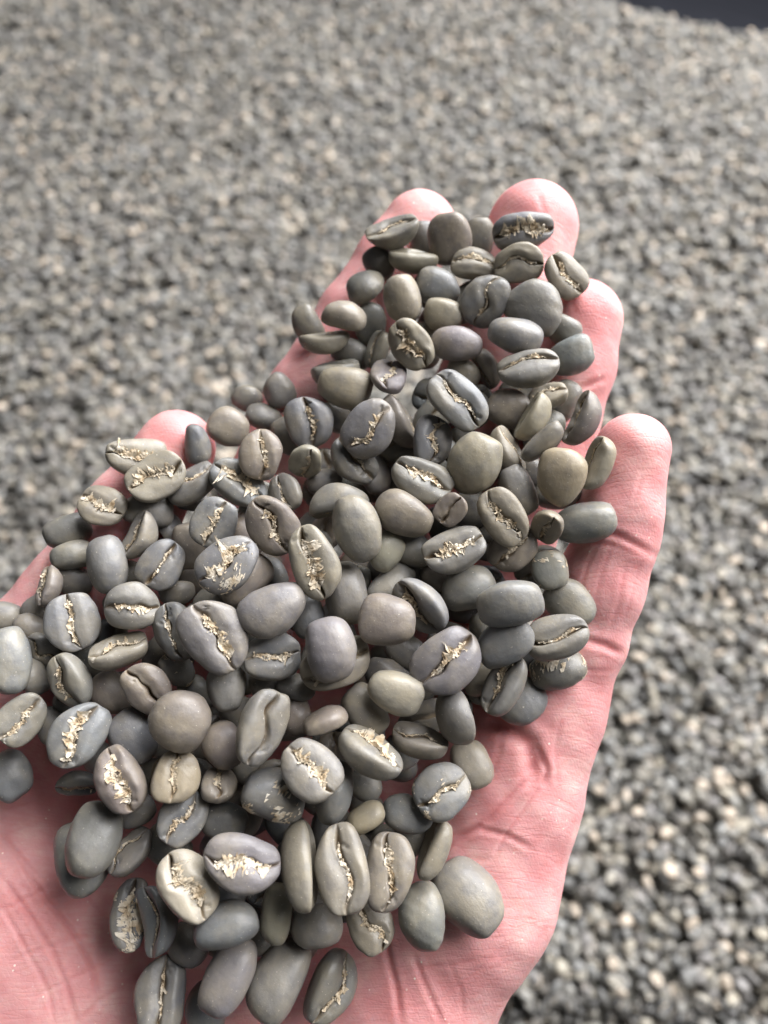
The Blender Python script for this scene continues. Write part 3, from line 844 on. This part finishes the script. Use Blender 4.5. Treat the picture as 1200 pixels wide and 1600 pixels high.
GROUP = 'coffee beans heaped on the palm'
for n_, i in enumerate(items):
    r = np.random.default_rng(1000 + n_)
    a, b = i['a'] / 1000, i['b'] / 1000
    if i['fill'] and not in_heap(PX[n_], PY[n_]): continue      # slid out of the heap
    lo = i['fill'] or i['tone'] == 'd'
    NT, NF = (22, 30) if lo else (42, 56)
    side = 40 < abs(i['roll']) < 130
    V, tris, crease, lip, P = bean_mesh(r, a, b, NT, NF, curl=r.uniform(0.18, 0.36) if side else (r.uniform(0, 0.10)))
    o = bpy.data.objects.new('coffee_bean', mesh_from('coffee_bean', V, tris, True, {'crease': crease * (0.9 if i['ch'] else 0.6)}))
    o.data.materials.append(MAT_BEAN)
    t = np.array(TONES[i['tone']]) * (1.0, 0.995, 1.05) * r.uniform(0.90, 1.12) * (1 + r.normal(size=3) * 0.015)
    o.color = (*t, 1)
    C = np.array([(PX[n_] - 600) / F_PX * DD[n_], -(PY[n_] - 800) / F_PX * DD[n_], -DD[n_]])
    place(o, C, i['R'])
    COL.objects.link(o)
    i['obj'] = o
    o['category'] = 'coffee bean'; o['group'] = GROUP
    ch = i['ch']
    if ch & 3:
        cv, cf = chaff_mesh(r, P.reshape(NT, NF, 3), a, ch & 3)
        c = bpy.data.objects.new('silverskin', mesh_from('silverskin', cv, cf, True))
        c.data.materials.append(MAT_CHAFF); COL.objects.link(c); c.parent = o
    if ch & 4:
        pv, pf = patch_mesh(r, V, tris, a, 1.15)
        if pv is not None:
            c = bpy.data.objects.new('silverskin_flake', mesh_from('silverskin_flake', pv, pf, False))
            c.data.materials.append(MAT_CHAFF); COL.objects.link(c); c.parent = o

# labels: look first, then what the bean lies by
TW = {'g': 'grey', 'u': 'blue grey', 'y': 'straw grey', 'Y': 'yellowish', 'W': 'pale cream', 'n': 'brownish', 'p': 'purplish', 's': 'slate', 'd': 'dark'}
MARKS = [(660, 370, 'near the index fingertip'), (820, 380, 'near the middle fingertip'), (900, 480, 'near the ring fingertip'), (930, 700, 'against the little fingertip'),
         (900, 830, 'beside the little finger'), (870, 1000, 'at the little finger base'), (560, 560, 'along the index finger'), (730, 560, 'between the fingers'),
         (270, 720, 'by the thumb tip'), (120, 900, 'along the thumb'), (40, 1080, 'above the thumb base'), (100, 1280, 'on the ball of the thumb'),
         (250, 1480, 'towards the wrist'), (480, 1500, 'on the heel of the palm'), (690, 1350, 'on the outer palm'), (760, 1090, 'over the palm creases'),
         (430, 720, 'above the index knuckle'), (700, 760, 'over the ring knuckle'), (560, 860, 'over the middle knuckle'), (330, 880, 'between thumb and index'),
         (200, 1090, 'above the thumb root'), (330, 1080, 'over the palm hollow'), (520, 1060, 'in the heap centre'), (650, 940, 'over the ring finger root'), (400, 1250, 'over the lower palm'), (570, 1270, 'over the outer lower palm')]
for i in items:
    if 'obj' not in i: continue
    al = i['a'] * 2
    size = 'small ' if al < 8.6 else ('large ' if al > 11.6 else '')
    ar = abs(i['roll'])
    face = 'on end' if i.get('pitch', 0) > 35 else ('crease up' if ar < 32 else ('smooth back up' if ar > 140 else 'on its side'))
    ch = i['ch']
    chw = {0: '' if ar > 140 else 'bare slit', 1: 'thin chaff line', 2: 'ragged chaff', 3: 'thick torn chaff'}[ch & 3]
    if ch & 4: chw = 'stuck skin flakes'
    plc = min(MARKS, key=lambda m: (m[0] - i['px']) ** 2 + (m[1] - i['py']) ** 2)[2]
    lay = 'buried ' if i['lay'] < 0.9 else ''
    i['obj']['label'] = (lay + size + TW[i['tone']] + ' coffee bean, ' + face + ', ' + (chw + ', ' if chw else '') + plc)

byl = {}
items[[(b_[0], b_[1]) for b_ in B].index((215, 715))]['obj']['label'] = 'straw grey coffee bean, crease up, half covered by its neighbour, by the thumb tip'
for i in items:
    if 'obj' in i: byl.setdefault(i['obj']['label'], []).append(i)
for lab, gr in byl.items():
    if len(gr) == 2 and max(g_['a'] for g_ in gr) > 1.05 * min(g_['a'] for g_ in gr):
        gr.sort(key=lambda g_: g_['a'])
        for g_, wd in zip(gr, ('smaller ', 'larger ')):
            if len(lab.split()) < 16: g_['obj']['label'] = wd + lab.replace('small ', '').replace('large ', '')
    elif len(gr) > 1 and not gr[0]['fill']:
        for g_ in gr:
            nb_ = min((q_ for q_ in items if 'obj' in q_ and q_ not in gr and q_['lay'] > 1.4), key=lambda q_: (q_['px'] - g_['px']) ** 2 + (q_['py'] - g_['py']) ** 2)
            ex = ', beside a %s one' % TW[nb_['tone']]
            if len((lab + ex).split()) <= 16: g_['obj']['label'] = lab + ex

# ------------------------------------------------------------------ the pile: beans rained onto a height map
protos = []
for k in range(8):
    r = np.random.default_rng(50 + k)
    V, tris, crease, lip, P = bean_mesh(r, 0.0053, 0.0053 * r.uniform(0.70, 0.84), 16, 26, curl=r.uniform(0, 0.15))
    me = mesh_from('pile_bean', V, tris, True, {'crease': np.minimum(1, crease * 1.6)})
    me.materials.append(MAT_PILE)
    protos.append(me)
CELL = 0.0015
X0, X1, Y0, Y1 = -0.80, 0.84, -0.20, 1.50
HMx, HMy = int((X1 - X0) / CELL), int((Y1 - Y0) / CELL)
hx_, hy_ = np.meshgrid(X0 + CELL * np.arange(HMx), Y0 + CELL * np.arange(HMy), indexing='ij')
base_h = pile_h(hx_, hy_) - 0.010
HM = base_h.copy()
NB = 108000
pos = np.stack([rng.uniform(X0 + .01, X1 - .01, NB), rng.uniform(Y0 + .01, Y1 - .01, NB)], 1)
pos = pos[np.abs(pos[:, 0] - 0.01) < 0.36 + 0.34 * np.maximum(pos[:, 1], 0)]
NB = len(pos)
rz = rng.uniform(0, 6.28, NB); tilt = np.clip(rng.normal(0, 0.5, NB), -1.3, 1.3); flip = rng.random(NB) < 0.5; tilt2 = np.clip(rng.normal(0, .4, NB), -1, 1)
scl = rng.uniform(0.72, 0.96, NB)
zc = np.zeros(NB)
kk = 4
oo = np.arange(-kk, kk + 1) * CELL
OX, OY = np.meshgrid(oo, oo, indexing='ij')
for n_ in range(NB):
    ix = int((pos[n_, 0] - X0) / CELL); iy = int((pos[n_, 1] - Y0) / CELL)
    if ix < kk or iy < kk or ix >= HMx - kk - 1 or iy >= HMy - kk - 1: zc[n_] = -1; continue
    c_, s_ = math.cos(rz[n_]), math.sin(rz[n_])
    e = ((OX * c_ + OY * s_) / (0.0053 * scl[n_])) ** 2 + ((-OX * s_ + OY * c_) / (0.0040 * scl[n_])) ** 2
    w_ = HM[ix - kk:ix + kk + 1, iy - kk:iy + kk + 1]
    ins = e < 1
    zz = 0.45 * w_[ins].max() + 0.55 * w_[ins].mean() + 0.0020 * scl[n_]
    if zz - base_h[ix, iy] > 0.019: zc[n_] = -1; continue
    zc[n_] = zz
    cap = zz + 0.0024 * scl[n_] * np.sqrt(np.clip(1 - e, 0, 1))
    w_[ins] = np.maximum(w_[ins], cap[ins])
ok = zc > -0.9
pos, rz, tilt, tilt2, flip, scl, zc = pos[ok], rz[ok], tilt[ok], tilt2[ok], flip[ok], scl[ok], zc[ok]
NBk = len(zc)
rot = np.stack([tilt + np.where(flip, math.pi, 0), tilt2, rz], 1)
pt = np.array([TONES[k] for k in ('g', 'u', 'y', 'n', 'g', 'p', 'Y', 's')])[rng.integers(0, 8, NBk)] * rng.uniform(0.58, 1.55, (NBk, 1))
pt = pt * 0.55 + pt.mean(1, keepdims=True) * 0.45 * np.array([1.03, 1.0, 0.95])
pale = rng.random(NBk) < 0.07  # pale warm beans, their colour also standing in for whitish highlights
pt[pale] = np.array([0.54, 0.45, 0.35]) * rng.uniform(0.85, 1.2, (pale.sum(), 1))
pidx = rng.integers(0, len(protos), NBk)

# the pile beans that show largest, below the heel of the hand, stand as objects of their own
Pw = np.column_stack([pos, zc])
Pc = (Pw - CAMP) @ RCn
ppx = 600 + Pc[:, 0] / -Pc[:, 2] * F_PX; ppy = 800 - Pc[:, 1] / -Pc[:, 2] * F_PX
edge = np.interp(ppy, [640, 800, 960, 1120, 1250, 1400, 1510, 1600], [1050, 1035, 995, 925, 890, 855, 805, 750])
inview = (ppx > edge + 12) & (ppx < 1200) & (ppy < 1600) & (Pc[:, 2] < 0)
ht = HM[((pos[:, 0] - X0) / CELL).astype(int), ((pos[:, 1] - Y0) / CELL).astype(int)]
top = (ht - zc) < 0.0030
cand = np.where(inview & top)[0]
cand = cand[np.argsort(-ppy[cand])][:42]
single = np.zeros(NBk, bool); single[cand] = True
for n_ in cand:
    r = np.random.default_rng(int(n_))
    o = bpy.data.objects.new('coffee_bean', protos[pidx[n_]])
    o.location = Pw[n_]; o.rotation_euler = rot[n_]; o.scale = (scl[n_],) * 3
    o.color = (*pt[n_], 1)
    COL.objects.link(o)
    o['category'] = 'coffee bean'; o['group'] = 'loose coffee beans on the pile beside the heel of the hand'
    tw = 'straw pale' if pale[n_] else ('dark grey' if pt[n_].sum() < 0.58 else ('light grey' if pt[n_].sum() > 0.78 else 'mid grey'))
    o['label'] = '%s coffee bean, %s, loose on the pile beside the palm heel' % (tw, 'tipped on its side' if abs(tilt[n_]) > 0.8 else ('crease down' if flip[n_] else 'crease up'))
    o.data.materials[0] = MAT_PILE

rest = ~single
pm = bpy.data.meshes.new('coffee_bean_pile')
pm.vertices.add(int(rest.sum())); pm.vertices.foreach_set('co', np.ascontiguousarray(Pw[rest], np.float32).ravel())
def addattr(name, typ, arr, key):
    a_ = pm.attributes.new(name, typ, 'POINT'); a_.data.foreach_set(key, np.ascontiguousarray(arr).ravel())
addattr('rot', 'FLOAT_VECTOR', rot[rest].astype(np.float32), 'vector')
addattr('scl', 'FLOAT', scl[rest].astype(np.float32), 'value')
addattr('pidx', 'INT', pidx[rest].astype(np.int32), 'value')
addattr('tone', 'FLOAT_COLOR', np.column_stack([pt[rest], np.ones(rest.sum())]).astype(np.float32), 'color')
pile = bpy.data.objects.new('coffee_bean_pile', pm)
COL.objects.link(pile)
pile['kind'] = 'stuff'; pile['category'] = 'coffee beans'
pile['label'] = 'huge pile of grey green coffee beans spread out behind and below the hand'
ng = bpy.data.node_groups.new('bean_scatter', 'GeometryNodeTree')
ng.interface.new_socket('Geometry', in_out='INPUT', socket_type='NodeSocketGeometry')
ng.interface.new_socket('Geometry', in_out='OUTPUT', socket_type='NodeSocketGeometry')
gi = ng.nodes.new('NodeGroupInput'); go = ng.nodes.new('NodeGroupOutput')
g2i = ng.nodes.new('GeometryNodeGeometryToInstance')
for me in reversed(protos):
    po = bpy.data.objects.new('pile_bean_shape', me)
    oin = ng.nodes.new('GeometryNodeObjectInfo'); oin.inputs['Object'].default_value = po
    oin.inputs['As Instance'].default_value = False
    ng.links.new(oin.outputs['Geometry'], g2i.inputs[0])
iop = ng.nodes.new('GeometryNodeInstanceOnPoints')
m2p = ng.nodes.new('GeometryNodeMeshToPoints')
def named(nm, dt):
    na = ng.nodes.new('GeometryNodeInputNamedAttribute'); na.data_type = dt; na.inputs['Name'].default_value = nm
    return na.outputs['Attribute']
e2r = ng.nodes.new('FunctionNodeEulerToRotation')
ng.links.new(named('rot', 'FLOAT_VECTOR'), e2r.inputs[0])
ng.links.new(gi.outputs[0], m2p.inputs[0])
ng.links.new(m2p.outputs[0], iop.inputs['Points'])
ng.links.new(g2i.outputs[0], iop.inputs['Instance'])
iop.inputs['Pick Instance'].default_value = True
ng.links.new(named('pidx', 'INT'), iop.inputs['Instance Index'])
ng.links.new(e2r.outputs[0], iop.inputs['Rotation'])
ng.links.new(named('scl', 'FLOAT'), iop.inputs['Scale'])
ng.links.new(iop.outputs[0], go.inputs[0])
md = pile.modifiers.new('bean_scatter', 'NODES'); md.node_group = ng
print('pile beans', NBk)
